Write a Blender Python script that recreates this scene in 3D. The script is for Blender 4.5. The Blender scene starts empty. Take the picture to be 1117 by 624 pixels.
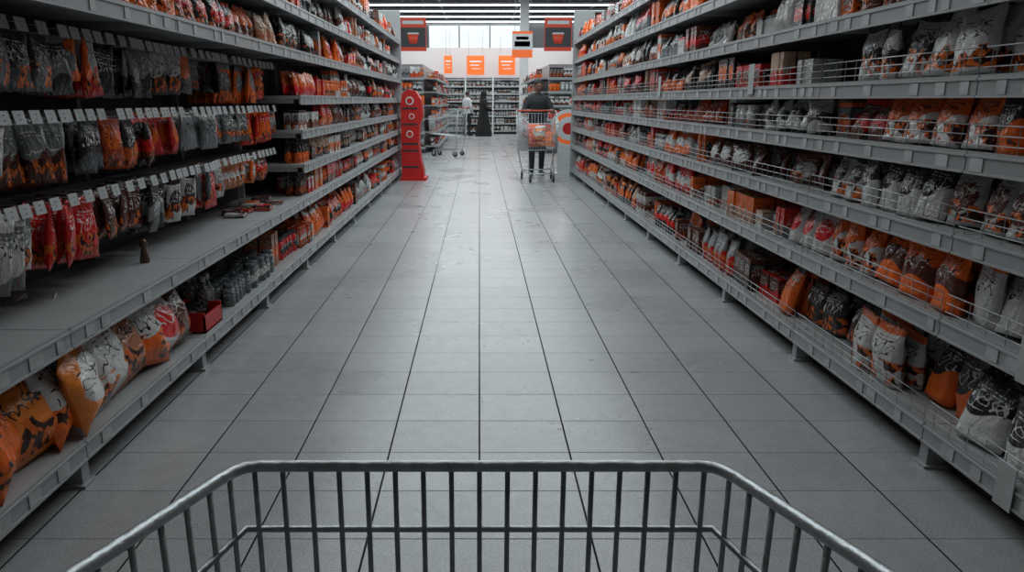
import bpy, math, random
import numpy as np
from mathutils import Vector, Matrix
random.seed(11); np.random.seed(7)
R=random.random
def U(a,b): return a+(b-a)*random.random()
sc=bpy.context.scene
sc.view_settings.view_transform='Standard'
sc.view_settings.look='None'

# ---------------------------------------------------------------- materials
def nt(name):
    m=bpy.data.materials.new(name); m.use_nodes=True
    t=m.node_tree; b=t.nodes['Principled BSDF']
    return m,t,b
def mat(name,col,rough=0.5,metal=0.0,noise=0.12,nscale=8,bump=0.0,emit=None,es=0.0,alpha=1):
    m,t,b=nt(name)
    n=t.nodes.new('ShaderNodeTexNoise'); n.inputs['Scale'].default_value=nscale; n.inputs['Detail'].default_value=4
    tc=t.nodes.new('ShaderNodeTexCoord'); t.links.new(tc.outputs['Object'],n.inputs['Vector'])
    mx=t.nodes.new('ShaderNodeMix'); mx.data_type='RGBA'
    mx.inputs['A'].default_value=(*[c*(1-noise) for c in col],1); mx.inputs['B'].default_value=(*[min(1,c*(1+noise)) for c in col],1)
    t.links.new(n.outputs['Fac'],mx.inputs['Factor']); t.links.new(mx.outputs['Result'],b.inputs['Base Color'])
    b.inputs['Roughness'].default_value=rough; b.inputs['Metallic'].default_value=metal
    if bump:
        bp=t.nodes.new('ShaderNodeBump'); bp.inputs['Strength'].default_value=bump; bp.inputs['Distance'].default_value=0.01
        t.links.new(n.outputs['Fac'],bp.inputs['Height']); t.links.new(bp.outputs['Normal'],b.inputs['Normal'])
    if emit:
        b.inputs['Emission Color'].default_value=(*emit,1); b.inputs['Emission Strength'].default_value=es
    return m

class NG:
    """tiny helper for math node graphs"""
    def __init__(s,t): s.t=t
    def m(s,op,a,b=None,c=None,clamp=False):
        n=s.t.nodes.new('ShaderNodeMath'); n.operation=op; n.use_clamp=clamp
        for i,x in enumerate((a,b,c)):
            if x is None: continue
            if isinstance(x,(int,float)): n.inputs[i].default_value=x
            else: s.t.links.new(x,n.inputs[i])
        return n.outputs[0]
    def step(s,x,lo,hi):
        n=s.t.nodes.new('ShaderNodeMapRange'); n.interpolation_type='SMOOTHSTEP'
        s.t.links.new(x,n.inputs[0]); n.inputs[1].default_value=lo; n.inputs[2].default_value=hi
        n.inputs[3].default_value=0; n.inputs[4].default_value=1
        return n.outputs[0]
    def vec(s,x,y,z):
        n=s.t.nodes.new('ShaderNodeCombineXYZ')
        for i,q in enumerate((x,y,z)):
            if isinstance(q,(int,float)): n.inputs[i].default_value=q
            else: s.t.links.new(q,n.inputs[i])
        return n.outputs[0]
    def noise(s,v,scale=1,detail=1):
        n=s.t.nodes.new('ShaderNodeTexNoise'); s.t.links.new(v,n.inputs['Vector']); n.inputs['Scale'].default_value=scale; n.inputs['Detail'].default_value=detail
        return n.outputs['Fac']
    def mix(s,f,a,b):
        n=s.t.nodes.new('ShaderNodeMix'); n.data_type='RGBA'
        for k,x in (('Factor',f),('A',a),('B',b)):
            if isinstance(x,(int,float)): n.inputs[k].default_value=x
            elif isinstance(x,tuple): n.inputs[k].default_value=(*x,1)
            else: s.t.links.new(x,n.inputs[k])
        return n.outputs['Result']

def package_material(name,rough=0.38):
    m,t,b=nt(name); g=NG(t)
    A=t.nodes.new('ShaderNodeAttribute'); A.attribute_name='colA'
    B=t.nodes.new('ShaderNodeAttribute'); B.attribute_name='colB'
    uvn=t.nodes.new('ShaderNodeUVMap'); uvn.uv_map='UVMap'
    sp=t.nodes.new('ShaderNodeSeparateXYZ'); t.links.new(uvn.outputs[0],sp.inputs[0])
    u,v=sp.outputs[0],sp.outputs[1]; rnd=A.outputs['Alpha']; kind=B.outputs['Alpha']
    # ellipse label
    du=g.m('MULTIPLY',g.m('SUBTRACT',u,.5),2.3); cv=g.m('ADD',g.m('MULTIPLY',kind,.5),.42)
    dv=g.m('MULTIPLY',g.m('SUBTRACT',v,cv),3.6)
    rr=g.m('ADD',g.m('MULTIPLY',du,du),g.m('MULTIPLY',dv,dv))
    ell=g.m('SUBTRACT',1,g.step(rr,.85,1.0))
    # arch label
    wob=g.m('MULTIPLY',g.m('SINE',g.m('MULTIPLY',u,3.1)),.16)
    vb=g.m('SUBTRACT',v,wob)
    band=g.m('MULTIPLY',g.step(vb,.20,.215),g.m('SUBTRACT',1,g.step(vb,.50,.515)))
    isel=g.m('LESS_THAN',kind,.3); isband=g.m('MULTIPLY',g.m('GREATER_THAN',kind,.3),g.m('LESS_THAN',kind,.55))
    # two-tone diagonal split
    dg=g.m('MULTIPLY',g.step(g.m('ADD',v,g.m('MULTIPLY',g.m('SINE',g.m('MULTIPLY',u,5)),.1)),.46,.475),g.m('GREATER_THAN',kind,.78))
    lab=g.m('ADD',g.m('ADD',g.m('MULTIPLY',ell,isel),g.m('MULTIPLY',band,isband)),dg,clamp=True)
    c=g.mix(lab,A.outputs['Color'],B.outputs['Color'])
    # food picture near the bottom
    fr=g.m('MULTIPLY',kind,91)
    nf=g.noise(g.vec(g.m('MULTIPLY',u,3.2),g.m('MULTIPLY',v,3.6),fr),1,1)
    fm=g.m('MULTIPLY',g.step(nf,.50,.515),g.m('SUBTRACT',1,g.step(v,.40,.44)))
    fm=g.m('MULTIPLY',g.m('MULTIPLY',fm,g.step(v,.05,.07)),g.m('GREATER_THAN',g.m('FRACT',fr),.5))
    nf2=g.noise(g.vec(g.m('MULTIPLY',u,8),g.m('MULTIPLY',v,8),fr),1,1)
    food=g.mix(g.step(nf2,.46,.52),(.035,.008,.004),(.70,.14,.015))
    c=g.mix(fm,c,food)
    # script-like lettering
    ns=g.noise(g.vec(g.m('ADD',g.m('MULTIPLY',u,7),g.m('MULTIPLY',kind,70)),g.m('MULTIPLY',v,8),fr),1,0)
    ln=g.m('SUBTRACT',1,g.step(g.m('ABSOLUTE',g.m('SUBTRACT',ns,.5)),.03,.042))
    vt=g.m('SUBTRACT',v,g.m('MULTIPLY',u,.12))
    tm=g.m('MULTIPLY',g.step(vt,.42,.43),g.m('SUBTRACT',1,g.step(vt,.66,.67)))
    tm=g.m('MULTIPLY',tm,g.m('MULTIPLY',g.step(u,.10,.12),g.m('SUBTRACT',1,g.step(u,.88,.9))))
    bw=t.nodes.new('ShaderNodeRGBToBW'); t.links.new(c,bw.inputs[0])
    inv=g.mix(g.m('GREATER_THAN',bw.outputs[0],.22),(.70,.71,.69),(.018,.010,.008))
    c=g.mix(g.m('MULTIPLY',ln,tm),c,inv)
    # small print
    n2=g.noise(g.vec(g.m('MULTIPLY',u,32),g.m('MULTIPLY',v,9),fr),1,1)
    row=g.m('GREATER_THAN',g.m('SINE',g.m('MULTIPLY',v,120)),.1)
    sm=g.m('MULTIPLY',g.m('MULTIPLY',g.step(n2,.5,.54),row),g.m('MULTIPLY',g.step(v,.71,.72),g.m('SUBTRACT',1,g.step(v,.82,.83))))
    sm=g.m('MULTIPLY',sm,g.m('MULTIPLY',g.step(u,.15,.16),g.m('SUBTRACT',1,g.step(u,.84,.85))))
    c=g.mix(sm,c,inv)
    # header stripe
    hs=g.m('MULTIPLY',g.m('GREATER_THAN',g.m('FRACT',g.m('MULTIPLY',kind,17)),.5),g.step(v,.86,.865))
    c=g.mix(hs,c,B.outputs['Color'])
    t.links.new(c,b.inputs['Base Color'])
    b.inputs['Roughness'].default_value=rough
    nb=g.noise(g.vec(g.m('MULTIPLY',u,7),g.m('MULTIPLY',v,7),g.m('MULTIPLY',rnd,60)),1,3)
    bp=t.nodes.new('ShaderNodeBump'); bp.inputs['Strength'].default_value=.9; bp.inputs['Distance'].default_value=.015
    t.links.new(nb,bp.inputs['Height']); t.links.new(bp.outputs[0],b.inputs['Normal'])
    return m

M_pack=package_material('printed_foil',.25)
M_shelf=mat('shelf_enamel',(.35,.365,.37),.42,0,.10,5)
M_lip=mat('price_rail',(.31,.33,.335),.35,0,.08,5)
M_back=mat('back_panel',(.05,.053,.056),.6)
M_dark=mat('dark_steel',(.03,.032,.035),.5)
M_tag=mat('price_ticket',(.42,.44,.44),.6,0,.35,14)
M_wire=mat('wire_chrome',(.42,.44,.45),.32,.6,.1,20)
M_cart=mat('galvanised_wire',(.40,.43,.44),.36,.55,.35,60,.25)
M_rubber=mat('castor_rubber',(.03,.03,.03),.7)
M_red=mat('red_card',(.50,.012,.010),.45)
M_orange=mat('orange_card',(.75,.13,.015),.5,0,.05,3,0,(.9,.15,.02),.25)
M_white=mat('white_card',(.6,.62,.62),.5)
M_plast=mat('handle_plastic',(.45,.05,.02),.4)

# ---------------------------------------------------------------- mesh builder
class MB:
    def __init__(s): s.V=[];s.F=[];s.UV=[];s.MI=[];s.SM=[];s.CA=[];s.CB=[];s.n=0
    def add(s,v,f,uv=None,mi=0,sm=True,ca=(.5,.5,.5,0),cb=(.5,.5,.5,0)):
        v=np.asarray(v,float); o=s.n; s.V.append(v); s.n+=len(v)
        s.F.extend([tuple(i+o for i in q) for q in f])
        if uv is None: uv=[[(0.02,0.02)]*len(q) for q in f]
        for q in uv: s.UV.extend(q)
        s.MI.extend(mi if isinstance(mi,list) else [mi]*len(f))
        s.SM.extend([sm]*len(f))
        s.CA.append(np.tile(ca,(len(v),1))); s.CB.append(np.tile(cb,(len(v),1)))
    def box(s,a,b,mi=0,ca=(.5,.5,.5,0),cb=(.5,.5,.5,0)):
        x0,y0,z0=a;x1,y1,z1=b
        v=[(x0,y0,z0),(x1,y0,z0),(x1,y1,z0),(x0,y1,z0),(x0,y0,z1),(x1,y0,z1),(x1,y1,z1),(x0,y1,z1)]
        f=[(0,3,2,1),(4,5,6,7),(0,1,5,4),(1,2,6,5),(2,3,7,6),(3,0,4,7)]
        q=[(0,0),(1,0),(1,1),(0,1)]
        s.add(v,f,[q]*6,mi,False,ca,cb)
    def tube(s,pts,r,mi=0,n=6,closed=False,ca=(.5,.5,.5,0)):
        P=[Vector(p) for p in pts]; N=len(P); rr=r if isinstance(r,(list,tuple)) else [r]*N
        vs=[];up=None
        for i,p in enumerate(P):
            if closed: d=(P[(i+1)%N]-P[i-1])
            else: d=(P[min(i+1,N-1)]-P[max(i-1,0)])
            d.normalize()
            if up is None:
                up=Vector((0,0,1)) if abs(d.z)<.9 else Vector((0,1,0))
            a=up-d*up.dot(d); a.normalize(); b=d.cross(a); up=a
            for k in range(n):
                t=2*math.pi*k/n; vs.append(p+(a*math.cos(t)+b*math.sin(t))*rr[i])
        f=[]
        for i in range(N if closed else N-1):
            j=(i+1)%N
            for k in range(n): f.append((i*n+k,i*n+(k+1)%n,j*n+(k+1)%n,j*n+k))
        if not closed:
            f.append(tuple(range(n-1,-1,-1))); f.append(tuple((N-1)*n+k for k in range(n)))
        s.add([tuple(v) for v in vs],f,None,mi,n>4,ca)
    def rings(s,rings,mi=0,n=16,ca=(.5,.5,.5,0),cb=(.5,.5,.5,0),sm=True):
        """rings: (x,y,z,rx,ry) stacked"""
        v=[];uv=[]
        for (x,y,z,rx,ry) in rings:
            for k in range(n):
                t=2*math.pi*k/n; v.append((x+rx*math.cos(t),y+ry*math.sin(t),z))
        f=[]
        N=len(rings)
        for i in range(N-1):
            for k in range(n):
                f.append((i*n+k,i*n+(k+1)%n,(i+1)*n+(k+1)%n,(i+1)*n+k))
                uv.append([((k/n*2)%1,i/(N-1)),((k/n*2)%1+2/n,i/(N-1)),((k/n*2)%1+2/n,(i+1)/(N-1)),((k/n*2)%1,(i+1)/(N-1))])
        f.append(tuple(range(n-1,-1,-1))); f.append(tuple((N-1)*n+k for k in range(n)))
        uv.append([(0.02,.02)]*n); uv.append([(0.02,.97)]*n)
        s.add(v,f,uv,mi,sm,ca,cb)
    def sphere(s,c,r,mi=0,nu=12,nv=8):
        rx,ry,rz=r if isinstance(r,tuple) else (r,r,r)
        L=[]
        for i in range(nv+1):
            a=-math.pi/2+math.pi*i/nv; q=max(.02,math.cos(a)); L.append((c[0],c[1],c[2]+rz*math.sin(a),rx*q,ry*q))
        s.rings(L,mi,nu)
    def build(s,name,mats,parent=None,loc=(0,0,0),rot=(0,0,0)):
        me=bpy.data.meshes.new(name); V=np.concatenate(s.V)
        me.from_pydata(V.tolist(),[],s.F)
        l=me.uv_layers.new(name='UVMap'); l.data.foreach_set('uv',np.array(s.UV,dtype=np.float32).ravel())
        for nm,C in (('colA',s.CA),('colB',s.CB)):
            at=me.attributes.new(nm,'FLOAT_COLOR','POINT'); at.data.foreach_set('color',np.concatenate(C).astype(np.float32).ravel())
        me.polygons.foreach_set('material_index',s.MI); me.polygons.foreach_set('use_smooth',s.SM)
        for m in mats: me.materials.append(m)
        me.update()
        ob=bpy.data.objects.new(name,me); sc.collection.objects.link(ob)
        ob.location=loc; ob.rotation_euler=rot
        if parent: ob.parent=parent
        return ob
def empty(name,loc=(0,0,0),rot=(0,0,0)):
    e=bpy.data.objects.new(name,None); sc.collection.objects.link(e); e.location=loc; e.rotation_euler=rot; e.empty_display_size=.2
    return e

# ---------------------------------------------------------------- product templates (front = -y, base z=0, unit size)
def T_pillow(seed,stand=0.0,nx=10,nz=12):
    rs=np.random.RandomState(seed); ph=rs.rand(10)*6.28
    v=[];f=[];uv=[]
    for sgn in (-1,1):
        o=len(v)
        for j in range(nz+1):
            z=j/nz
            for i in range(nx+1):
                x=i/nx; ax=abs(2*x-1)
                e=max(0,1-ax**3.2)**.55
                top=min(1,max(0,(0.93-z)/.36))**.75
                bot=min(1,max(0,(z-.05)/.18))**.6
                bot=max(bot,stand)
                t=e*top*bot
                wr=.10*math.sin(8*x+ph[0]+5*z)*math.sin(6*z+ph[1])+.07*math.sin(19*x+ph[2]+3*z)*(1 if z>.62 else .2)+.05*math.sin(13*z+ph[6])*ax
                pin=1-.05*math.sin(math.pi*z)*(1-stand)-.03*stand*math.sin(math.pi*min(1,z*1.4))
                edge=.015*math.sin(ph[3]+z*15)
                X=(x-.5)*pin+edge*ax*(1 if x>.5 else -1); Y=sgn*(.5*t+.010)+ (wr*.5*t*1.3)*sgn
                Z=z+.018*math.sin(ph[4]+5*x)*(z>.5)+ (.02*math.sin(ph[5])*(2*x-1))*z
                Y+=(.22*math.sin(ph[5]+3*x)+.18*math.sin(ph[7]))*max(0,z-.78)
                v.append((X,Y,Z))
        for j in range(nz):
            for i in range(nx):
                a=o+j*(nx+1)+i; q=(a,a+1,a+nx+2,a+nx+1)
                c=[(i/nx,j/nz),((i+1)/nx,j/nz),((i+1)/nx,(j+1)/nz),(i/nx,(j+1)/nz)]
                if sgn>0: q=q[::-1]; c=c[::-1]
                f.append(q); uv.append(c)
    m=(nx+1)*(nz+1)
    for j in range(nz):
        for i,fl in ((0,1),(nx,0)):
            a=j*(nx+1)+i;b=a+nx+1
            q=(a,b,b+m,a+m) if fl else (b,a,a+m,b+m)
            f.append(q); uv.append([(.02,j/nz)]*4)
    for i in range(nx):
        a=nz*(nx+1)+i; f.append((a,a+1,a+1+m,a+m)); uv.append([(.02,.97)]*4)
        f.append((i+1,i,i+m,i+1+m)); uv.append([(.02,.03)]*4)
    return np.array(v),f,uv,True
def T_box(open_top=False):
    c=.03; v=[];f=[];uv=[]
    pr=[(-.5+c,-.5),(.5-c,-.5),(.5,-.5+c),(.5,.5-c),(.5-c,.5),(-.5+c,.5),(-.5,.5-c),(-.5,-.5+c)]
    lv=[(0,.97),(.015,1),(.985,1),(1,.97)]
    for z,s in lv:
        for p in pr: v.append((p[0]*s,p[1]*s,z))
    us=[(0,1),(0,.03),(0,1),(0,.03),(0,1),(0,.03),(0,1),(0,.03)]
    for l in range(3):
        for k in range(8):
            f.append((l*8+k,l*8+(k+1)%8,(l+1)*8+(k+1)%8,(l+1)*8+k))
            a,b=us[k]; z0,z1=lv[l][0],lv[l+1][0]; uv.append([(a,z0),(b,z0),(b,z1),(a,z1)])
    f.append(tuple(24+k for k in range(8))); uv.append([(p[0]+.5,p[1]*.4+.5) for p in pr])
    f.append(tuple(range(7,-1,-1))); uv.append([(.02,.03)]*8)
    return np.array(v),f,uv,False
def T_lathe(prof,n=12):
    v=[];f=[];uv=[];N=len(prof)
    for r,z in prof:
        for k in range(n):
            t=2*math.pi*k/n-math.pi*.9; v.append((r*math.cos(t)*.5,r*math.sin(t)*.5,z))
    for i in range(N-1):
        for k in range(n):
            f.append((i*n+k,i*n+(k+1)%n,(i+1)*n+(k+1)%n,(i+1)*n+k))
            a=(k/n*1.6)%1; uv.append([(a,prof[i][1]),(min(1,a+1.6/n),prof[i][1]),(min(1,a+1.6/n),prof[i+1][1]),(a,prof[i+1][1])])
    f.append(tuple((N-1)*n+k for k in range(n))); uv.append([(.02,.97)]*n)
    f.append(tuple(range(n-1,-1,-1))); uv.append([(.02,.03)]*n)
    return np.array(v),f,uv,True
TP=[T_pillow(i) for i in range(9)]; TS=[T_pillow(20+i,.9) for i in range(9)]
TB=[T_box()]
TJ=[T_lathe([(.85,0),(1,.04),(1,.72),(.8,.82),(.8,.83),(.86,.84),(.86,.98),(.8,1)])]
TBo=[T_lathe([(.85,0),(1,.03),(1,.6),(.5,.76),(.36,.82),(.36,.9),(.42,.9),(.42,1)])]
TT={'bag':TP,'pouch':TS,'box':TB,'jar':TJ,'bottle':TBo}

pal={'white':(.62,.63,.61),'grey':(.20,.22,.225),'dark':(.022,.02,.02),'brown':(.10,.024,.012),'orange':(.82,.140,.012),'amber':(.80,.23,.03),
 'dorange':(.55,.060,.010),'red':(.66,.013,.010),'tan':(.46,.17,.08),'black':(.010,.011,.012),'cream':(.50,.33,.23),'steel':(.10,.118,.124)}
def pick(ws):
    ks=list(ws); return random.choices(ks,[ws[k] for k in ks])[0]
W_GEN={'white':3.5,'grey':1.5,'dark':3,'brown':2,'orange':2.8,'amber':.7,'dorange':1.4,'red':3,'tan':.8,'black':2,'steel':1.5}
W_ACC={'white':3.2,'orange':2.4,'red':2.6,'dark':2.0,'brown':1.2,'cream':.8,'grey':.8}
def colors(ws=W_GEN,wb=W_ACC):
    a=pick(ws); b=pick(wb)
    for _ in range(20):
        if b!=a: break
        b=pick(wb)
    j=U(.75,1.15)
    return tuple(c*j for c in pal[a]),pal[b]
def place(mb,kind,x,y,z,w,d,h,face,ca,cb,k,yaw=0,lean=0,roll=0):
    """face=+1 -> front looks to +x ; -1 -> -x ; 0 -> -y"""
    T=random.choice(TT[kind]); V,f,uv,sm=T
    v=V*np.array([w,d,h])
    rz={1:math.pi/2,-1:-math.pi/2,0:0}[face]+yaw
    M=Matrix.Rotation(rz,3,'Z')@Matrix.Rotation(-lean,3,'X')@Matrix.Rotation(roll,3,'Y')
    v=v@np.array(M).T
    if lean or roll: v[:,2]-=min(0,v[:,2].min())
    v=v+np.array([x,y,z])
    mb.add(v,f,uv,0,sm,(*ca,R()),(*cb,k))
def fill_row(mb,face,xf,depth,y0,y1,z,hmax,types,ws=W_GEN,rows=2,gap=.06,sx=1.0,hmin=.5,messy=1.0,wb=W_ACC):
    y=y0
    for _g in range(400):
        if y>=y1: break
        kind=pick(types); ca,cb=colors(ws,wb); k=R(); rn=R()
        if kind=='bag': w,d,h=U(.13,.19)*sx,U(.05,.08),U(.18,.27)
        elif kind=='pouch': w,d,h=U(.12,.17)*sx,U(.06,.09),U(.18,.25)*min(1.25,sx)
        elif kind=='box': w,d,h=U(.05,.15)*sx,U(.05,.15),U(.10,.26)
        elif kind=='jar': w=d=U(.07,.095); h=U(.11,.17)
        else: w=d=U(.065,.085); h=U(.19,.26)
        h=max(hmax*hmin,min(h,hmax-.025))
        n=random.randint(2,5) if kind!='box' else random.randint(1,4)
        back=U(0,.10) if R()<.25 else 0
        for j in range(n):
            if y+w>y1: y=y1; break
            nr=min(rows,max(1,int((depth-back)/(d+.01))))
            off=U(0,.02)+back
            for r in range(nr):
                x=xf-face*(.035+off+d/2+r*(d+.012))
                soft=kind in('bag','pouch')
                place(mb,kind,x,y+w/2+(U(-.015,.015) if soft else U(-.003,.003)),z,w*.98,d,h*(U(.92,1.04) if soft else 1),face,ca,cb,k,
                      yaw=U(-.25,.25)*messy if soft else U(-.05,.05),lean=U(-.05,.28)*messy if soft else 0,roll=U(-.09,.09)*messy if soft else 0)
            y+=w+.004
        if R()<.12: y+=U(.05,.15)
        y+=U(.0,gap)

# ---------------------------------------------------------------- room shell
CAMH=1.36; XL=-1.42; XR=1.69; YE=13.8; YP=YE-.06
def tile_material():
    m,t,b=nt('floor_tiles'); g=NG(t)
    tc=t.nodes.new('ShaderNodeTexCoord'); sp=t.nodes.new('ShaderNodeSeparateXYZ'); t.links.new(tc.outputs['Object'],sp.inputs[0])
    TX,TY=.359,.30
    def cell(o,s):
        q=g.m('DIVIDE',o,s); fl=g.m('FLOOR',g.m('ADD',q,.5)); d=g.m('MULTIPLY',g.m('ABSOLUTE',g.m('SUBTRACT',q,fl)),s); return g.m('FLOOR',q),d
    ix,dx=cell(sp.outputs[0],TX); iy,dy=cell(sp.outputs[1],TY)
    gx=g.m('SUBTRACT',1,g.step(dx,.0022,.0045)); gy=g.m('SUBTRACT',1,g.step(dy,.0014,.0032))
    wn=t.nodes.new('ShaderNodeTexWhiteNoise'); wn.noise_dimensions='2D'; t.links.new(g.vec(ix,iy,0),wn.inputs['Vector'])
    n1=g.noise(tc.outputs['Object'],1.3,5); n2=g.noise(tc.outputs['Object'],130,3); n3=g.noise(tc.outputs['Object'],14,5)
    val=g.m('ADD',g.m('ADD',g.m('MULTIPLY',wn.outputs['Value'],.07),g.m('MULTIPLY',n1,.24)),g.m('MULTIPLY',n2,.7))
    val=g.m('SUBTRACT',g.m('ADD',val,g.m('MULTIPLY',n3,.22)),.36)
    c=g.mix(val,(.18,.185,.19),(.68,.695,.70))
    c=g.mix(g.m('MULTIPLY',gy,.55),c,(.035,.037,.04)); c=g.mix(gx,c,(.012,.013,.014))
    t.links.new(c,b.inputs['Base Color'])
    gr=g.m('MAXIMUM',gx,gy)
    rg=g.m('ADD',g.m('MULTIPLY',n1,.18),.20); rg=g.m('ADD',rg,g.m('MULTIPLY',gr,.5)); t.links.new(rg,b.inputs['Roughness'])
    t.links.new(g.m('SUBTRACT',.5,g.m('MULTIPLY',gr,.45)),b.inputs['Specular IOR Level'])
    bp=t.nodes.new('ShaderNodeBump'); bp.inputs['Strength'].default_value=.35; bp.inputs['Distance'].default_value=.003
    t.links.new(g.m('SUBTRACT',g.m('MULTIPLY',n3,.2),gr),bp.inputs['Height']); t.links.new(bp.outputs[0],b.inputs['Normal'])
    return m
M_floor=tile_material()
M_wall=mat('wall_paint',(.40,.41,.42),.8,0,.06,2)
M_ceil=mat('ceiling_paint',(.05,.055,.06),.8)
X0,X1,Y0,Y1,HC=-7,7,-4,36,5.0
def slab(name,a,b,m):
    q=MB(); q.box(a,b); return q.build(name,[m])
slab('floor',(X0,Y0,-.1),(X1,Y1,0),M_floor)
slab('ceiling',(X0,Y0,HC),(X1,Y1,HC+.1),M_ceil)
slab('wall_left',(X0-.1,Y0,0),(X0,Y1,HC),M_wall); slab('wall_right',(X1,Y0,0),(X1+.1,Y1,HC),M_wall)
slab('wall_front',(X0,Y0-.1,0),(X1,Y0,HC),M_wall)
slab('wall_back',(X0,Y1,0),(X1,Y1+.1,HC),M_wall)
q=MB()
M_glow=mat('window_daylight',(.6,.64,.65),.5,0,.45,1.6,0,(.82,.88,.9),.95)
q.box((-2.35,Y1-.03,3.55),(1.9,Y1-.005,4.72),0)
for i in range(4): 
    x=-2.35+i*4.25/3; q.box((x-.03,Y1-.07,3.5),(x+.03,Y1-.002,4.77),1)
for z in (3.5,4.72): q.box((-2.4,Y1-.06,z),(1.95,Y1-.002,z+.06),1)
q.build('window_1',[M_glow,M_white])
# ceiling fluorescent battens
M_tube=mat('fluorescent_tube',(.8,.85,.85),.4,0,0,1,0,(.88,.95,1.0),3.0)
ylist=[1.5,4.2,7,10,13]+[15.5+2.03*i for i in range(11)]
q=MB()
for y in ylist:
    if y>Y1-.2: continue
    q.box((-6,y-.09,HC-.10),(6,y+.09,HC-.02),0)
    q.tube([(-5.95,y,HC-.12),(5.95,y,HC-.12)],.032,1,8)
for x in (-4.5,-1.5,1.5,4.5): q.box((x-.04,Y0+.1,HC-.02),(x+.04,Y1-.1,HC-.001),0)
q.build('fluorescent_ceiling_lights',[M_shelf,M_tube])
def area(name,loc,sx,sy,e,col=(.85,.965,1.0)):
    l=bpy.data.lights.new(name,'AREA'); l.shape='RECTANGLE'; l.size=sx; l.size_y=sy; l.energy=e; l.color=col
    o=bpy.data.objects.new(name,l); sc.collection.objects.link(o); o.location=loc; return o
for y,e,c in ((2.4,36,(1,.97,.96)),(5.2,72,(.92,.97,1)),(7.6,95,(.87,.97,1)),(10,115,(.85,.965,1)),(12.5,135,(.85,.965,1)),(16.5,215,(.86,.965,1)),(21,230,(.88,.965,1)),(26,250,(.9,.97,1)),(30.5,290,(.92,.97,1))):
    area('ceiling_lamp',(0,y,HC-.2),5.6 if y<14 else 9,.9 if y<14 else .4,e,c)
w=bpy.data.worlds.new('World'); sc.world=w; w.use_nodes=True
w.node_tree.nodes['Background'].inputs[0].default_value=(.5,.6,.65,1); w.node_tree.nodes['Background'].inputs[1].default_value=.1

# ---------------------------------------------------------------- shelving
def gondola(name,face,xf,y0,y1,levels,depth=.55,top=2.9,post0=2.45,bay=1.2,hook_to=None,tags=True,fence=(),mats=None,deckdepth=None):
    """face=+1: shelves open to +x with front plane at xf"""
    q=MB(); xb=xf-face*depth
    def bx(xa,xc,ya,yc,za,zc,mi): q.box((min(xa,xc),ya,za),(max(xa,xc),yc,zc),mi)
    bx(xb,xb-face*.03,y0,y1,.1,top,2)
    bx(xb+face*.004,xb-face*.034,y0,y1,max(levels)+.42,top,0)
    bx(xb+face*.03,xf-face*.12,y0,y1,.0,.10,3)   # recessed plinth
    ks=int(math.ceil((y0-post0)/bay)); y=post0+ks*bay; posts=[]
    while y<=y1+.01: posts.append(min(max(y,y0+.02),y1-.02)); y+=bay
    for y in posts:
        bx(xb,xb+face*.05,y-.018,y+.018,0,top,0)
        bx(xf-face*.085,xf-face*.015,y-.025,y+.025,0,.13,0)
        bx(xf-face*.105,xf-face*.0,y-.04,y+.04,0,.012,0)
    edges=[y0]+[p for p in posts if y0+.1<p<y1-.1]+[y1]
    for a,b in zip(edges[:-1],edges[1:]):
        for z in levels:
            if hook_to and z not in(.17,.59,1.74,2.07,2.40) and b<=hook_to+.1: continue
            a2,b2=a+.003,b-.003
            bx(xb+face*.01,xf-face*.01,a2,b2,z-.025,z,0)
            bx(xf-face*.012,xf,a2,b2,z-.07,z+.006,1)
            bx(xf,xf+face*.006,a2,b2,z-.070,z-.062,0); bx(xf,xf+face*.006,a2,b2,z-.012,z-.004,0)
            for yy in (a+.02,b-.02):
                bx(xb,xf-face*.06,yy-.004,yy+.004,z-.06,z-.025,0)
            if tags:
                y=a+U(.02,.15)
                while y<b-.08:
                    w=U(.04,.075); h=.046
                    bx(xf+face*.001,xf+face*.004,y,y+w,z-.060,z-.060+h,4)
                    y+=w+U(.03,.3)
            if z in fence:
                xo=xf-face*.004
                for hh in (.03,.062,.095): q.tube([(xo,a2+.01,z+hh),(xo,b2-.01,z+hh)],.0022,5,5)
                yy=a2+.01
                while yy<b2:
                    q.tube([(xo,yy,z-.004),(xo,yy,z+.095)],.0019,5,4); yy+=.095
    return q.build(name,[M_shelf,M_lip,M_back,M_dark,M_tag,M_wire])
LVL=[.17,.59,.86,1.13,1.40,1.74,2.07,2.40]
LVR=[.17,.587,.90,1.186,1.44,1.74,2.07,2.40]
HK=6.05
gondola('supermarket_shelving',1,XL,-1.15,YE,LVL,hook_to=HK)
gondola('supermarket_shelving',-1,XR,-1.0,YE,LVR,post0=2.6,fence=(.17,.587,.90,1.186,1.44))
# upright information cards clipped on the right rails
q=MB()
for z in (.15,.57,.88): q.box((XR-.012,2.10,z-.06),(XR-.009,2.18,z+.09),0)
for y in (4.7,7.1): q.box((XR-.012,y,1.40),(XR-.009,y+.09,1.58),0)
q.build('shelf_information_cards',[M_tag])

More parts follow.
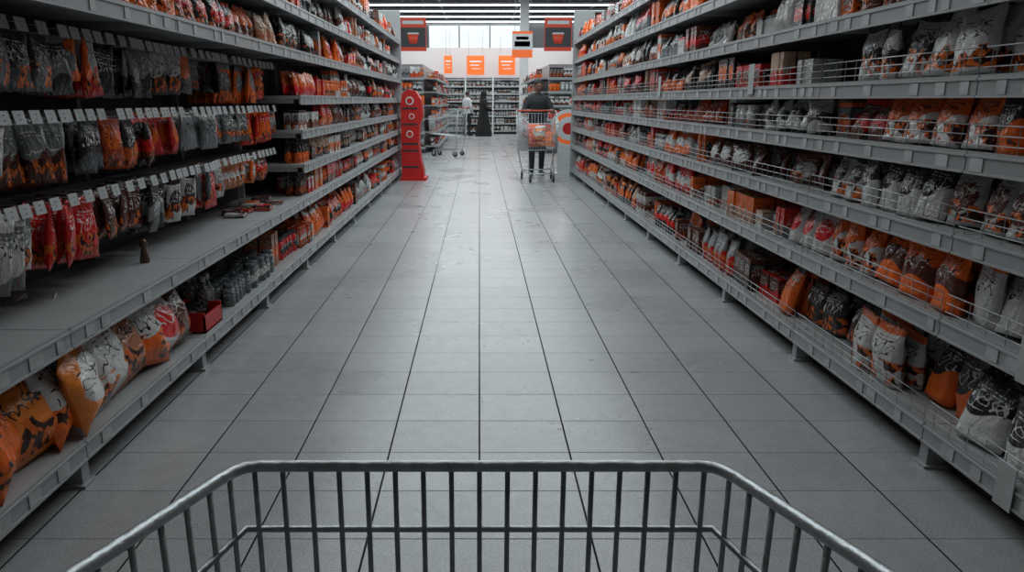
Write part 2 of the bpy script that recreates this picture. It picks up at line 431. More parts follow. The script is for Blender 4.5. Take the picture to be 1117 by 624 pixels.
# products on the right run
mb=MB()
BX={'box':5,'pouch':3,'bag':2,'jar':.7}
W_R={'white':4,'cream':1.2,'brown':1.5,'dark':1.2,'orange':2,'dorange':1,'grey':.6,'red':.8}
W_W={'white':6,'cream':1,'grey':1}
ZW={'white':4,'dark':3,'brown':2,'orange':.8}
AB={'dark':2.5,'brown':2,'orange':3,'white':1.5,'red':.8}
fill_row(mb,-1,XR,.4,.9,4.3,.17,.33,{'pouch':1},ZW,rows=3,sx=1.3,gap=.02,wb=AB)
fill_row(mb,-1,XR,.4,4.3,5.0,.17,.30,{'box':1},{'dark':1,'grey':1,'orange':1,'brown':1,'red':1},rows=3)
fill_row(mb,-1,XR,.4,5.0,YP,.17,.36,{'box':5,'pouch':3},{'orange':3,'red':1.8,'dark':2,'white':2,'dorange':2,'brown':2,'amber':.5},rows=3)
fill_row(mb,-1,XR,.4,.9,4.2,.587,.28,{'pouch':1},{'white':3,'orange':1.7,'brown':2,'dark':1},rows=3,gap=.02,sx=1.15,wb=AB)
fill_row(mb,-1,XR,.4,4.2,6.2,.587,.20,{'box':1},W_W,rows=4,sx=.8)
fill_row(mb,-1,XR,.4,6.2,YP,.587,.27,BX,{'white':2,'orange':3,'dark':2,'dorange':2,'red':2,'brown':2},rows=3)
fill_row(mb,-1,XR,.4,.9,3.9,.90,.26,{'pouch':1},W_R,rows=3,gap=.02,sx=1.15,wb=AB)
fill_row(mb,-1,XR,.4,3.9,5.8,.90,.2,{'bag':1},{'white':2,'brown':3,'orange':1},rows=3,messy=2)
fill_row(mb,-1,XR,.4,5.8,YP,.90,.25,BX,W_GEN,rows=2)
fill_row(mb,-1,XR,.4,.9,3.3,1.186,.235,{'pouch':1},{'white':4,'brown':1,'orange':1.2},rows=2,gap=.02,sx=1.15,wb=AB)
fill_row(mb,-1,XR,.4,3.3,YP,1.186,.21,BX,W_GEN,rows=2,gap=.2,messy=2)
fill_row(mb,-1,XR,.4,.9,3.6,1.44,.28,{'pouch':1},{'white':5,'cream':1,'brown':.7},rows=2,gap=.02,sx=1.2,wb=AB)
fill_row(mb,-1,XR,.4,4.0,YP,1.44,.25,{'box':3,'bag':3},{'dark':3,'orange':2,'red':2.4,'grey':1.5,'brown':2,'black':1,'white':2},rows=2,gap=.2,messy=2)
for z in (1.74,2.07,2.40): fill_row(mb,-1,XR,.4,.9,YP,z,.29,{'box':3,'pouch':2,'bag':1},{'dark':2.5,'orange':2.2,'red':2.4,'white':2.3,'brown':2,'grey':.7},rows=2)
mb.build('packaged_snacks',[M_pack])
# products on the left run
mb=MB()
WL={'dark':3,'orange':1.4,'red':2.4,'white':2.5,'brown':2,'grey':1.2,'black':2,'tan':.6}
for z,h in ((.59,.24),(.86,.24),(1.13,.24),(1.40,.30)):
    fill_row(mb,1,XL,.4,HK+.1,YP,z,h,{'box':3,'bag':2,'jar':1,'bottle':.6},WL,rows=2)
for z in (1.74,2.07,2.40): fill_row(mb,1,XL,.4,1.2 if z>1.8 else 3.0,YP,z,.29,{'box':3,'pouch':2,'bag':2},WL,rows=2)
fill_row(mb,1,XL,.4,4.05,5.3,.17,.27,{'jar':1,'bottle':.5},{'steel':1,'grey':3,'white':1.2},rows=4,wb={'grey':2,'white':1,'steel':2})
fill_row(mb,1,XL,.4,5.3,YP,.17,.34,{'box':3,'jar':1,'bag':1},W_GEN,rows=3)
for i in range(9):
    ca,cb=colors({'orange':1,'white':2,'dark':2}); place(mb,'box',XL-.14-U(0,.2),5.0+i*.11,.591,.1,.13,U(.02,.05),1,ca,cb,R(),yaw=U(-.2,.2))
mb.build('packaged_groceries',[M_pack])
# little bottle left on the empty deck
q=MB(); q.rings([(0,0,0,.022,.022),(0,0,.012,.024,.024),(0,0,.05,.016,.016),(0,0,.075,.012,.012),(0,0,.082,.018,.018),(0,0,.10,.018,.018),(0,0,.118,.009,.009)],0,16)
q.build('sample_bottle',[mat('amber_glass',(.10,.05,.03),.2)],loc=(XL-.22,3.55,.591))
# big bags on the lower left shelf
mb=MB()
y=.72
cols=[('dark','white'),('steel','orange'),('steel','white'),('black','white'),('steel','orange'),('grey','white'),('steel','white'),('white','orange'),('orange','white'),('amber','orange'),('orange','white'),('amber','white'),('white','brown'),('tan','orange'),('orange','white'),('white','red'),('brown','white'),('steel','white')]
i=0
while y<3.6:
    a,b=cols[min(i,len(cols)-1)]
    for r in range(3):
        place(mb,'bag',XL-.075-r*.14+U(-.015,.01),y+U(-.03,.03),.171,U(.28,.35),U(.11,.15),U(.34,.39)-(.05 if r==0 else 0),1,pal[a],pal[b],(.6,.70,.9,.2)[i%4],yaw=U(-.3,.4),lean=U(.15,.42),roll=U(-.25,.25))
    y+=U(.15,.19); i+=1
mb.build('large_snack_bags',[M_pack])
# small red open tray with packs
q=MB()
a,b,z=3.72,3.98,.171
q.box((XL-.22,a,z),(XL-.02,b,z+.008)); q.box((XL-.22,a,z),(XL-.212,b,z+.12)); q.box((XL-.03,a,z),(XL-.02,b,z+.09)); q.box((XL-.22,a,z),(XL-.02,a+.008,z+.11)); q.box((XL-.22,b-.008,z),(XL-.02,b,z+.11))
for k in range(4): place(q,'pouch',XL-.12,a+.05+k*.05,z+.01,.09,.045,.12,0,pal['dark'],pal['orange'],.3,lean=.1)
o=q.build('red_display_tray',[M_red,M_pack])
for p in o.data.polygons:
    if p.index>=30: p.material_index=1

# hooks and hanging bags
XH=-1.60
q=MB(); mb=MB(); rails=[(1.60,.30),(1.285,.29),(.965,.30)]
xb=XL-.55
HA={'white':3,'grey':2,'orange':2,'red':2.2,'dark':2,'steel':1.5}
for (z,hh) in rails:
    q.box((xb+.03,.3,z-.015),(xb+.055,HK-.03,z+.015),0)
    y=.45; grp=0
    while y<HK-.12:
        if grp<=0:
            if y<2.3 and z>1.2: wsx={'steel':3,'grey':2,'black':2.5,'dark':2,'red':1.8,'white':1.4}
            elif z>1.5: wsx={'steel':2.5,'grey':2,'black':2,'dark':2,'red':1.6,'orange':2.2,'tan':.8,'white':1.6}
            else: wsx={'orange':2.6,'tan':1.6,'red':2.6,'white':2,'grey':1.5,'dark':1.5,'steel':1.2,'dorange':1.2,'brown':1}
            ca,cb=colors(wsx,HA)
            k=R(); grp=random.randint(1,5); w=U(.09,.15); h=U(.17,hh-.03); hb=U(-.08,.03) if R()<.4 else 0
        grp-=1
        xh=XH+hb*.5
        q.tube([(xb+.05,y,z),(xh,y,z),(xh+.012,y,z+.012)],.003,1,5)
        q.tube([(xb+.05,y,z+.028),(xh+.01,y,z+.028)],.002,1,4)
        tw=.033; th=.042
        v=[(xh+.012,y-tw,z-.005),(xh+.012,y+tw,z-.005),(xh+.002,y+tw,z+th),(xh+.002,y-tw,z+th),
           (xh+.009,y-tw,z-.005),(xh+.009,y+tw,z-.005),(xh-.001,y+tw,z+th),(xh-.001,y-tw,z+th)]
        q.add(v,[(0,1,2,3),(7,6,5,4),(0,4,5,1),(1,5,6,2),(2,6,7,3),(3,7,4,0)],None,2,False)
        if R()<.08: y+=w*.8; continue
        nd=random.randint(2,6); x=xh-.02-(U(0,.18) if R()<.4 else U(0,.04))
        for r in range(nd):
            if x<xb+.09: break
            place(mb,'bag',x,y+U(-.02,.02),z-h+.008,w,U(.03,.05),h*U(.93,1.0),1,ca,cb,k,yaw=U(-.75,.5),lean=U(-.12,.12),roll=U(-.18,.18))
            x-=U(.035,.055)
        y+=w*U(.74,1.0)
q.build('display_hooks',[M_shelf,M_wire,M_tag]); mb.build('hanging_snack_bags',[M_pack])

# ---------------------------------------------------------------- shopping carts
def cart(name,loc,rot,contents=False):
    q=MB(); L=.82; hf,hr,zf,zr=.2485,.353,.992,1.154; yf,yr=.82,0.0
    fz,rz_=.56,.50; bf,br=.240,.315; byf=.80
    def rim(t,side,dz=0,inn=0):  # t 0 front..1 rear
        return (side*(hf+(hr-hf)*t-inn),yf+(yr-yf)*t,zf+(zr-zf)*t+dz)
    def flo(t,side): return (side*(bf+(br-bf)*t),byf+(yr+.06-byf)*t,fz+(rz_-fz)*t)
    def loop(dz,r,inn=0,bend=.035):
        a=rim(0,-1,dz,inn); b=rim(0,1,dz,inn)
        ta=.035
        pts=[rim(1,-1,dz,inn),rim(.5,-1,dz,inn),rim(ta*1.5,-1,dz,inn),(a[0]-.001,a[1]-.018,a[2]+.003),(a[0]+.007,a[1]-.005,a[2]+.001),(a[0]+.020,a[1],a[2]),
             (b[0]-.020,b[1],b[2]),(b[0]-.007,b[1]-.005,b[2]+.001),(b[0]+.001,b[1]-.018,b[2]+.003),rim(ta*1.5,1,dz,inn),rim(.5,1,dz,inn),rim(1,1,dz,inn)]
        q.tube(pts,r,0,10)
    loop(0,.0062)
    def mixp(p,s,t): return tuple(p[i]+(s[i]-p[i])*t for i in range(3))
    for f_,rr in ((.165,.0038),(.45,.003),(.72,.003)):
        pts=[]
        for t in (1,0): pts.append(mixp(rim(t,-1),flo(t,-1),f_))
        for t in (0,1): pts.append(mixp(rim(t,1),flo(t,1),f_))
        q.tube(pts,rr,0,8)
    # front bars
    n=17
    for i in range(n):
        s=-1+2*(i+.5)/n
        p=(s*hf,yf,zf-.003); b=(s*bf,byf,fz)
        q.tube([p,mixp(p,b,.85),b,(s*(bf+br)/2*1.0,(byf+yr)/2,(fz+rz_)/2),(s*br,yr+.06,rz_)],.0030,0,6)
    for side in (-1,1):
        m=20
        for i in range(m):
            t=(i+.6)/m
            q.tube([rim(t,side,-.003),flo(t,side)],.0028,0,6)
        q.tube([flo(0,side),flo(1,side)],.004,0,6)
    for i in range(8):
        t=i/7; a=flo(t,-1); b=flo(t,1); q.tube([a,b],.003,0,6)
    # rear flap
    for i in range(12):
        s=-1+2*(i+.5)/12
        q.tube([(s*hr*.97,yr+.012,zr-.01),(s*br*.98,yr+.07,rz_+.01)],.0024,0,6)
    for f_ in (0,.35,.7): 
        a=mixp((-hr,yr+.01,zr-.01),(-br,yr+.07,rz_),f_); b=(-a[0],a[1],a[2]); q.tube([a,b],.0035,0,6)
    # handle
    q.tube([(-hr,yr,zr),(-hr,yr-.05,zr+.03),(-hr+.03,yr-.07,zr+.035)],.011,0,8); q.tube([(hr,yr,zr),(hr,yr-.05,zr+.03),(hr-.03,yr-.07,zr+.035)],.011,0,8)
    q.tube([(-hr+.02,yr-.07,zr+.035),(hr-.02,yr-.07,zr+.035)],.016,2,12)
    # chassis
    for s in (-1,1):
        q.tube([(s*hr,yr,zr-.01),(s*(br+.015),yr+.05,rz_),(s*.27,yr+.07,.22),(s*.265,yr+.1,.17),(s*.20,yf-.1,.15)],.012,0,8)
        q.tube([(s*.215,yf-.16,.155),(s*.21,yf-.35,fz-.01)],.010,0,8)
        for (x,y) in ((s*.265,yr+.11),(s*.20,yf-.12)):
            q.tube([(x,y,.17),(x,y,.13)],.014,0,8)
            q.box((x-.022,y-.02,.055),(x-.017,y+.025,.135),0); q.box((x+.017,y-.02,.055),(x+.022,y+.025,.135),0)
            q.box((x-.022,y-.02,.13),(x+.022,y+.025,.136),0)
            v=[];f=[];N=16
            for k in range(N):
                t=2*math.pi*k/N
                for xx,r in ((-.013,.056),(-.009,.0615),(.009,.0615),(.013,.056)): v.append((x+xx,y+r*math.cos(t),.0625+r*math.sin(t)))
            for k in range(N):
                for j in range(3): f.append((k*4+j,k*4+j+1,((k+1)%N)*4+j+1,((k+1)%N)*4+j))
            f.append(tuple(k*4 for k in range(N))); f.append(tuple(k*4+3 for k in range(N-1,-1,-1)))
            q.add(v,f,None,1,True)
    q.tube([(-.265,yr+.1,.17),(.265,yr+.1,.17)],.010,0,8); q.tube([(-.20,yf-.1,.15),(.20,yf-.1,.15)],.010,0,8)
    root=empty(name,loc,(0,0,rot))
    q.build('wire_frame',[M_cart,M_rubber,M_plast],parent=root)
    if contents:
        c=MB()
        for i in range(14):
            ca,cb=colors({'orange':5,'red':1.5,'amber':1,'dorange':2},{'white':1,'orange':2,'red':1})
            place(c,random.choice(['bag','box','pouch']),U(-.12,.12),.18+.5*(i%7)/7,.585+.13*(i//7)+U(0,.03),.18,.08,.23,0,ca,cb,R(),yaw=U(-.4,.4)+3.14,lean=U(-.1,.3))
        c.build('groceries',[M_pack],parent=root)
    return root
cart('shopping_cart',(0,-.12,0),0)
cart('shopping_cart',(1.01,13.42,0),math.pi+.08,True)
cart('shopping_cart',(-.42,18.9,0),math.radians(72))

# ---------------------------------------------------------------- people
M_skin=mat('skin',(.22,.11,.075),.5); M_hair=mat('hair',(.012,.010,.010),.6,0,.4,60)
M_eye=mat('eye_white',(.4,.4,.38),.3); M_lipm=mat('lips',(.20,.06,.05),.5)
M_coat=mat('dark_jacket',(.020,.024,.028),.85,0,.4,10,.8); M_jean=mat('dark_trousers',(.016,.018,.022),.85,0,.4,14,.6)
M_shoe=mat('shoe_leather',(.012,.012,.012),.4); M_shirt=mat('white_shirt',(.5,.52,.54),.8,0,.1,10,.5); M_black=mat('black_cloth',(.008,.008,.009),.9,0,.4,10,.4)
def capsule(q,p0,r0,p1,r1):
    n=6; pts=[];rs=[]
    a=Vector(p0);b=Vector(p1);d=(b-a).normalized()
    for t in (1,.8,.45): pts.append(a-d*r0*t); rs.append(r0*math.sqrt(max(.02,1-t*t)))
    for i in range(n+1):
        t=i/n; pts.append(a.lerp(b,t)); rs.append(r0+(r1-r0)*t)
    for t in (.45,.8,1): pts.append(b+d*r1*t); rs.append(r1*math.sqrt(max(.02,1-t*t)))
    q.tube(pts,rs,0,14)
def fuse(q,name,voxel,mats,fn,parent,smooth=6):
    o=q.build(name+'_tmp',[]); 
    m=o.modifiers.new('r','REMESH'); m.mode='VOXEL'; m.voxel_size=voxel; m.use_smooth_shade=True
    s=o.modifiers.new('s','SMOOTH'); s.factor=.5; s.iterations=smooth
    dg=bpy.context.evaluated_depsgraph_get(); me=bpy.data.meshes.new_from_object(o.evaluated_get(dg))
    bpy.data.objects.remove(o,do_unlink=True)
    me.materials.clear()
    for x in mats: me.materials.append(x)
    for p in me.polygons: p.material_index=fn(p.center); p.use_smooth=True
    r=bpy.data.objects.new(name,me); sc.collection.objects.link(r); r.parent=parent; return r
def hand(parent,wrist,d,side,name,curl=1.0):
    """d: direction from wrist; fingers curl down (-z)"""
    q=MB(); w=Vector(wrist); d=Vector(d).normalized(); up=Vector((0,0,1)); up=(up-d*up.dot(d)).normalized(); lat=d.cross(up)*side
    P=lambda a,b,c: w+d*a+lat*b+up*c
    for b in (-.026,-.009,.009,.026): capsule(q,P(.0,b*.6,0),.014,P(.082,b,.002),.0115)
    for b,l in ((-.029,.068),(-.010,.078),(.010,.074),(.028,.058)):
        p=P(.084,b,.002); ang=.25
        for k,fr in enumerate((.45,.32,.25)):
            e=p+(d*math.cos(ang)-up*math.sin(ang))*l*fr*1.15; capsule(q,p,.0092-.0008*k,e,.0086-.0008*k); p=e; ang+=.75*curl
    p=P(.02,-.028,-.004); e=P(.05,-.052,-.014); capsule(q,p,.012,e,.010); e2=P(.075,-.052,-.035); capsule(q,e,.010,e2,.0085)
    return fuse(q,name,.0045,[M_skin],lambda c:0,parent,3)
def head(parent,c,tilt,yaw,hair='short',skin=M_skin):
    q=MB(); nu,nv=36,28; v=[];f=[];mi=[]
    for j in range(nv+1):
        a=-math.pi/2+math.pi*j/nv
        for i in range(nu):
            t=2*math.pi*i/nu; x=math.cos(a)*math.cos(t); y=math.cos(a)*math.sin(t); z=math.sin(a)
            X=.076*x;Y=.096*y;Z=.115*z
            if z<0: X*=1-.28*(-z)**1.2; 
            fr=max(0,-y)
            if z<-.1 and y<0: Y*=1-.05*(-z)
            if z<0 and y>0: Y*=1-.35*(-z)
            nose=math.exp(-((x/.17)**2))*math.exp(-(((z+.12)/.2)**2)) if y<0 else 0
            Y-=nose*.022*(1 if z<.02 else .7)
            brow=math.exp(-(((z-.17)/.08)**2))*fr*.006; Y-=brow
            eye=math.exp(-(((abs(x)-.38)/.15)**2))*math.exp(-(((z-.05)/.08)**2))*fr*.010; Y+=eye
            chin=math.exp(-(((z+.85)/.15)**2))*fr*.010; Y-=chin
            v.append((X,Y,Z))
    for j in range(nv):
        for i in range(nu):
            f.append((j*nu+i,j*nu+(i+1)%nu,(j+1)*nu+(i+1)%nu,(j+1)*nu+i)); mi.append(0)
    f.append(tuple(range(nu-1,-1,-1))); mi.append(0); f.append(tuple(nv*nu+i for i in range(nu))); mi.append(0)
    q.add(v,f,None,mi,True)
    # hair shell with a smooth hairline: nape low, forehead high
    v=[];f=[];H=14
    for j in range(H):
        for i in range(nu):
            t=2*math.pi*i/nu; x=math.cos(t);y=math.sin(t)
            lo=-.45+1.12*(0.5-0.5*math.sin(t))**1.6+.03*math.sin(9*t)
            a2=lo+(math.pi/2-lo)*j/(H-1)
            r=1.02+.08*math.sin(min(1,j/3)*math.pi/2)+.012*math.sin(7*t+5*a2)
            v.append((.076*math.cos(a2)*x*r,.096*math.cos(a2)*y*r,.115*math.sin(a2)*r))
    for j in range(H-1):
        for i in range(nu): f.append((j*nu+i,j*nu+(i+1)%nu,(j+1)*nu+(i+1)%nu,(j+1)*nu+i))
    f.append(tuple((H-1)*nu+i for i in range(nu)))
    q.add(v,f,None,1,True)
    for s in (-1,1):
        q.sphere((s*.029,-.080,.006),(.011,.008,.006),2,10,6); q.sphere((s*.029,-.0868,.006),(.005,.003,.005),1,8,6)
        q.tube([(s*.045,-.082,.024),(s*.030,-.093,.029),(s*.014,-.096,.026)],.0035,1,6)
        q.sphere((s*.078,.008,-.005),(.010,.020,.032),0,10,8)
    q.tube([(-.022,-.080,-.054),(0,-.091,-.052),(.022,-.080,-.054)],[.003,.006,.003],3,8)
    o=q.build('head',[skin,M_hair,M_eye,M_lipm],parent=parent,loc=c,rot=(tilt,0,yaw))
    return o
def human(name,loc,rot,elbows,wrists,hdirs,feet,top,bottom,tilt=0,hyaw=0,lean=0,scale=1,hood=False,curl=1):
    root=empty(name,loc,(0,0,rot)); root.scale=(scale,)*3
    q=MB(); ly=-lean
    tor=[(0,0,.84,.13,.10),(0,0,.92,.168,.122),(0,0,1.02,.162,.118),(0,ly*.4,1.12,.160,.115),(0,ly*.7,1.24,.180,.122),(0,ly,1.34,.192,.122),(0,ly,1.40,.185,.108),(0,ly,1.44,.13,.085),(0,ly-.005,1.49,.06,.06)]
    q.rings(tor,0,24)
    capsule(q,(0,ly,1.44),.056,(0,ly-.02,1.56),.05)
    if hood:
        capsule(q,(-.07,ly+.05,1.465),.05,(.07,ly+.05,1.465),.05); 
    for s,e,wv in zip((-1,1),elbows,wrists):
        capsule(q,(s*.03,ly,1.445),.052,(s*.165,ly,1.385),.062)
        capsule(q,(s*.168,ly,1.37),.064,e,.05); capsule(q,e,.05,wv,.036)
    for s,ft in zip((-1,1),feet):
        fx,fy,ang=ft
        k=(fx*.8+s*.02,fy*.5-.035,.50)
        capsule(q,(s*.085,0,.87),.098,k,.066); capsule(q,k,.064,(fx,fy,.11),.048)
        dx,dy=math.sin(ang),-math.cos(ang)
        capsule(q,(fx-dx*.03,fy-dy*.03,.052),.045,(fx+dx*.12,fy+dy*.12,.044),.040); capsule(q,(fx+dx*.08,fy+dy*.08,.045),.040,(fx+dx*.17,fy+dy*.17,.036),.032)
    def fn(c):
        if c.z<.095: return 2
        if c.z<.88 and not any((Vector(wv)-c).length<.085 for wv in wrists) and abs(c.x)<.22: return 1
        if c.z>1.50 and abs(c.x)<.09: return 3
        return 0
    fuse(q,'body',.013,[top,bottom,M_shoe,M_skin],fn,root,6)
    for s,wv,hd,nm in zip((-1,1),wrists,hdirs,('hand_left','hand_right')):
        hand(root,wv,hd,s,nm,curl)
    head(root,(0,ly-.035,1.625),tilt,hyaw)
    return root
# man pushing the cart towards us (handle at y~13.49, z~1.19)
human('man_pushing_cart',(1.06,13.93,0),.05,
      [(-.27,-.10,1.17),(.27,-.10,1.17)],[(-.21,-.31,1.19),(.21,-.31,1.19)],[(.05,-1,.15),(-.05,-1,.15)],
      [(-.10,-.10,-.15),(.11,.16,.15)],M_coat,M_jean,tilt=.28,hyaw=.15,lean=.05,hood=True,curl=1.3)
human('man_in_white_shirt',(-.50,30.2,0),math.pi*.75,
      [(-.25,.02,1.13),(.25,-.04,1.14)],[(-.25,-.08,.90),(.18,-.24,1.05)],[(0,-.2,-1),(-.4,-.8,.3)],
      [(-.11,-.02,-.15),(.11,.06,.2)],M_shirt,M_jean,tilt=.1)
def woman(name,loc,rot):
    root=empty(name,loc,(0,0,rot)); q=MB(); v=[];f=[];n=40
    rg=[(.012,.36,.33),(.2,.33,.30),(.5,.27,.24),(.8,.225,.185),(.95,.215,.17),(1.1,.20,.155),(1.25,.215,.155),(1.36,.205,.14),(1.42,.16,.12),(1.46,.115,.115),(1.52,.105,.12),(1.60,.108,.125),(1.68,.095,.112),(1.73,.06,.07),(1.745,.02,.02)]
    for j,(z,rx,ry) in enumerate(rg):
        fold=.06*max(0,(1.0-z))
        for i in range(n):
            t=2*math.pi*i/n; r=1+fold*math.sin(9*t+1.3*z)+fold*.6*math.sin(14*t-2*z)
            v.append((rx*r*math.cos(t),ry*r*math.sin(t),z))
    for j in range(len(rg)-1):
        for i in range(n): f.append((j*n+i,j*n+(i+1)%n,(j+1)*n+(i+1)%n,(j+1)*n+i))
    f.append(tuple(range(n-1,-1,-1))); f.append(tuple((len(rg)-1)*n+i for i in range(n)))
    q.add(v,f)
    W=[]
    for s in (-1,1):
        e=(s*.25,-.03,1.10); wv=(s*.16,-.25,1.0)
        capsule(q,(s*.16,0,1.35),.07,e,.065); capsule(q,e,.065,wv,.06); W.append(wv)
    fuse(q,'robe_and_headscarf',.014,[M_black],lambda c:0,root,2)
    for s,wv in zip((-1,1),W): hand(root,(wv[0],wv[1]-.03,wv[2]),(-s*.4,-.9,-.1),s,'hand_left' if s<0 else 'hand_right')
    h=head(root,(0,-.065,1.60),.08,0); h.scale=(.93,.93,.9)
    return root
woman('woman_in_black_robe',(.16,29.9,0),math.pi*.62)

# ---------------------------------------------------------------- far end of the store
def small_gondola(name,x0,x1,y0,y1,sideface,top=2.3):
    root=empty(name); q=MB(); mb=MB(); lv=[.17,.55,.90,1.25,1.6,1.95]
    q.box((x0+.05,y0+.45,0),(x1-.05,y1,top),0)
    for z in lv:
        q.box((x0,y0,z-.03),(x1,y0+.45,z),0); q.box((x0,y0-.008,z-.06),(x1,y0,z+.005),1)
        xa,xb2=(x1-.05,x1+.32) if sideface>0 else (x0-.32,x0+.05)
        q.box((xa,y0+.5,z-.03),(xb2,y1,z),0); xe=xb2 if sideface>0 else xa
        q.box((min(xe,xe+sideface*.008),y0+.5,z-.06),(max(xe,xe+sideface*.008),y1,z+.005),1)
        x=x0+.03
        for _g in range(60):
            if x>x1-.1: break
            ca,cb=colors({'dark':3,'orange':2,'red':1.5,'white':2.5,'grey':2,'dorange':1}); w=U(.08,.16);k=R();h=U(.18,.28)
            for _ in range(random.randint(2,4)):
                if x+w>x1: break
                place(mb,'box' if R()<.6 else 'pouch',x+w/2,y0+.12,z,w*.96,.1,h,0,ca,cb,k); x+=w
        fill_row(mb,sideface,xe,.3,y0+.55,y1,z,.30,{'box':3,'pouch':1},{'dark':2,'orange':2.5,'white':3,'grey':1.5,'red':2},rows=1)
    q.box((x0,y0,0),(x1,y0+.4,.1),2)
    q.build('frame',[M_shelf,M_lip,M_dark],parent=root); mb.build('goods',[M_pack],parent=root)
small_gondola('end_shelving',-2.35,-1.45,20,28.5,1)
small_gondola('end_shelving',1.80,2.75,20,27.2,-1)
small_gondola('end_shelving',-4.9,-3.9,20,28.5,1); small_gondola('end_shelving',4.6,5.6,20,28.5,-1)
# back wall shelves
root=empty('wall_shelving'); q=MB(); mb=MB()
q.box((-4,32.2,0),(4,32.25,2.25),0)
for z in (.15,.45,.75,1.05,1.35,1.65,1.95,2.22):
    q.box((-4,31.75,z-.03),(4,32.2,z),0); q.box((-4,31.74,z-.05),(4,31.75,z+.005),1)
    if z>2.1: continue
    x=-3.9
    for _g in range(200):
        if x>3.7: break
        ca,cb=colors({'white':6,'grey':3,'dark':1.2,'orange':.3},{'white':2,'grey':2,'dark':2}); w=U(.1,.2);k=R();h=U(.15,.23)
        for _ in range(random.randint(2,5)):
            if x+w>3.95: break
            place(mb,random.choice(['box','pouch','jar']),x+w/2,31.9,z,w*.9,.14,h,0,ca,cb,k); x+=w
for x in np.arange(-4,4.1,1.14): q.box((x-.03,31.72,0),(x+.03,32.25,2.35),2)
q.build('frame',[M_shelf,M_lip,M_white],parent=root); mb.build('goods',[M_pack],parent=root)
slab('trim_1',(X0,32.3,2.3),(X1,32.42,3.5),mat('fascia_paint',(.56,.52,.51),.7,0,.04,2))
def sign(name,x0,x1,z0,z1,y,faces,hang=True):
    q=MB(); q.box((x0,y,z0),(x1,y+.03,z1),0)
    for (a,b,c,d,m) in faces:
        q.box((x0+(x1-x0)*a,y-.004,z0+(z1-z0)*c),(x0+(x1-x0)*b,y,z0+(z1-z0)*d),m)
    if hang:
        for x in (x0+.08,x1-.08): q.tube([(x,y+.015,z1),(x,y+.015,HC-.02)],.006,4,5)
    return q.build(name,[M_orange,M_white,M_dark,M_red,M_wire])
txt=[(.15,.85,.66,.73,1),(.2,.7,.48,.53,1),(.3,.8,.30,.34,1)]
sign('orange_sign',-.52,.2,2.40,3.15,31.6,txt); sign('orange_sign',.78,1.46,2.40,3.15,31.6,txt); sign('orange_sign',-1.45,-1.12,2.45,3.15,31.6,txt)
def banner(name,x0,x1,z0,z1,y):
    q=MB(); q.box((x0,y,z0),(x1,y+.02,z1),0); h=z1-z0;w=x1-x0
    q.box((x0+.02,y-.004,z0+h*.12),(x1-.02,y,z1-h*.30),1)
    q.box((x0+.1*w,y-.006,z1-h*.2),(x1-.1*w,y,z1-h*.10),2)
    q.rings([(x0+w*.5,y-.006,z0+h*.22,w*.14,.004),(x0+w*.5,y-.006,z0+h*.5,w*.22,.004)],0,12); q.rings([(x0+w*.5,y-.008,z0+h*.5,w*.24,.003),(x0+w*.5,y-.008,z0+h*.55,w*.20,.003)],2,12)
    for x in (x0+.08,x1-.08): q.tube([(x,y+.01,z1),(x,y+.01,HC-.02)],.006,3,5)
    return q.build(name,[M_red2,M_dark,M_white,M_wire])
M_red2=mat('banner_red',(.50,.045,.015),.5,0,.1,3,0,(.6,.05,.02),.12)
banner('hanging_banner',-2.03,-1.36,2.6,3.42,19.9); banner('hanging_banner',1.66,2.36,2.6,3.42,19.9)
q=MB(); q.box((1.52,29,0),(1.84,29.32,HC)); 
q.box((1.49,28.97,0),(1.87,29.35,.12)); q.build('trim_column',[M_white])
sign('hanging_sign',1.01,1.64,2.66,3.44,24,[(.0,1,.3,.9,1),(.12,.88,.42,.62,3),(.2,.8,.68,.8,2)])
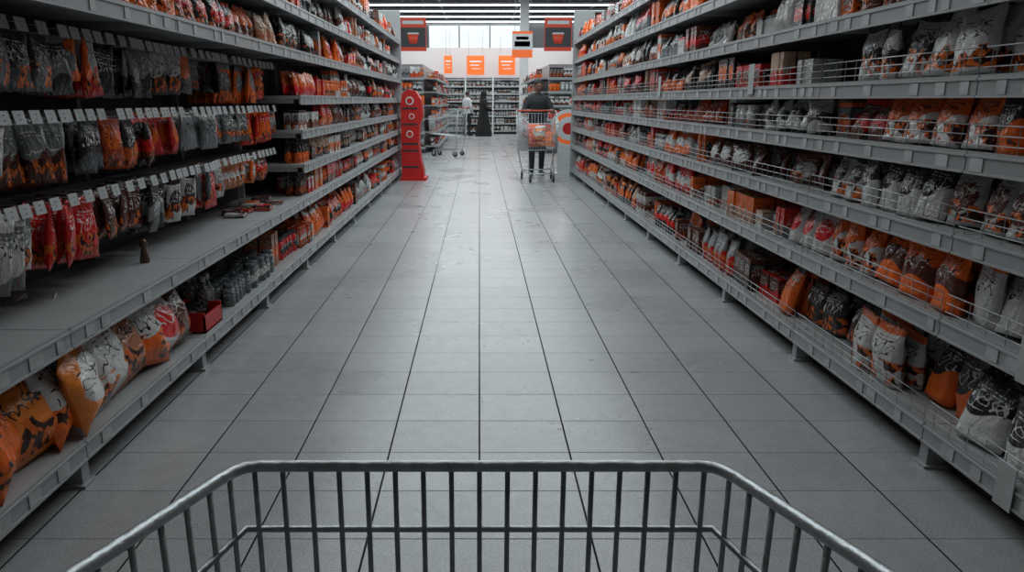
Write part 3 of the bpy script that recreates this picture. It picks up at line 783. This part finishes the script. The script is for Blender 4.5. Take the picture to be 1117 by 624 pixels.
# red display stand with round logos at the left end
root=empty('red_display_stand'); q=MB()
prof=[(-.19,0),(.19,0),(.19,.16),(.15,.30),(.11,.62),(.13,.95),(.19,1.10),(.16,1.38),(.08,1.52),(-.06,1.56),(-.16,1.48),(-.19,1.3)]
n=len(prof); v=[(x,-.2,z) for x,z in prof]+[(x,.2,z) for x,z in prof]
f=[tuple(range(n)),tuple(range(2*n-1,n-1,-1))]+[(i,i+n,(i+1)%n+n,(i+1)%n) for i in range(n)]
q.add(v,f,None,0,False)
q.box((-.22,-.26,0),(.24,.24,.05),0)
def disc(q,x,z,r,mi,y):
    N=20; v=[(x+r*math.cos(2*math.pi*k/N),y,z+r*math.sin(2*math.pi*k/N)) for k in range(N)]+[(x+r*math.cos(2*math.pi*k/N),y+.006,z+r*math.sin(2*math.pi*k/N)) for k in range(N)]
    q.add(v,[tuple(range(N)),tuple(range(2*N-1,N-1,-1))]+[(k,k+N,(k+1)%N+N,(k+1)%N) for k in range(N)],None,mi,False)
for x,z,r in ((-.03,1.36,.07),(.0,1.1,.05),(-.04,.8,.06)): disc(q,x,z,r,1,-.207); disc(q,x,z,r*.7,0,-.210)
for z in (.22,.5,.62,.95,1.22): q.box((-.17,-.206,z),(.10,-.2,z+.03),2)
q.build('card_body',[M_red,M_white,M_dark],parent=root)
root.location=(-1.17,13.3,0)
# round white / orange standee at right end
q=MB(); 
disc(q,0,.85,.36,0,0); disc(q,0,.85,.29,1,-.004); disc(q,0,.85,.22,0,-.008); disc(q,0,.85,.11,2,-.012)
q.box((-.2,.006,0),(.2,.03,.9),0); q.box((-.24,-.12,0),(.24,.2,.02),0)
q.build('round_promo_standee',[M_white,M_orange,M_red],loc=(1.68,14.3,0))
for x0,x1,nm in ((XL-.56,XL+.02,'shelving_end_panel'),(XR-.02,XR+.56,'shelving_end_panel')):
    q=MB(); q.box((x0,YE+.005,0),(x1,YE+.03,2.9)); q.build(nm,[M_shelf])

# ---------------------------------------------------------------- camera
F=807.0; cam=bpy.data.cameras.new('camera'); co=bpy.data.objects.new('camera',cam); sc.collection.objects.link(co)
cam.sensor_width=36; cam.lens=36*F/1117; cam.clip_start=.02; cam.clip_end=100
cam.shift_x=(558.5-523)/1117
pitch=math.atan(202/F)
co.location=(0,0,CAMH); co.rotation_euler=(math.pi/2-pitch,0,0)
sc.camera=co
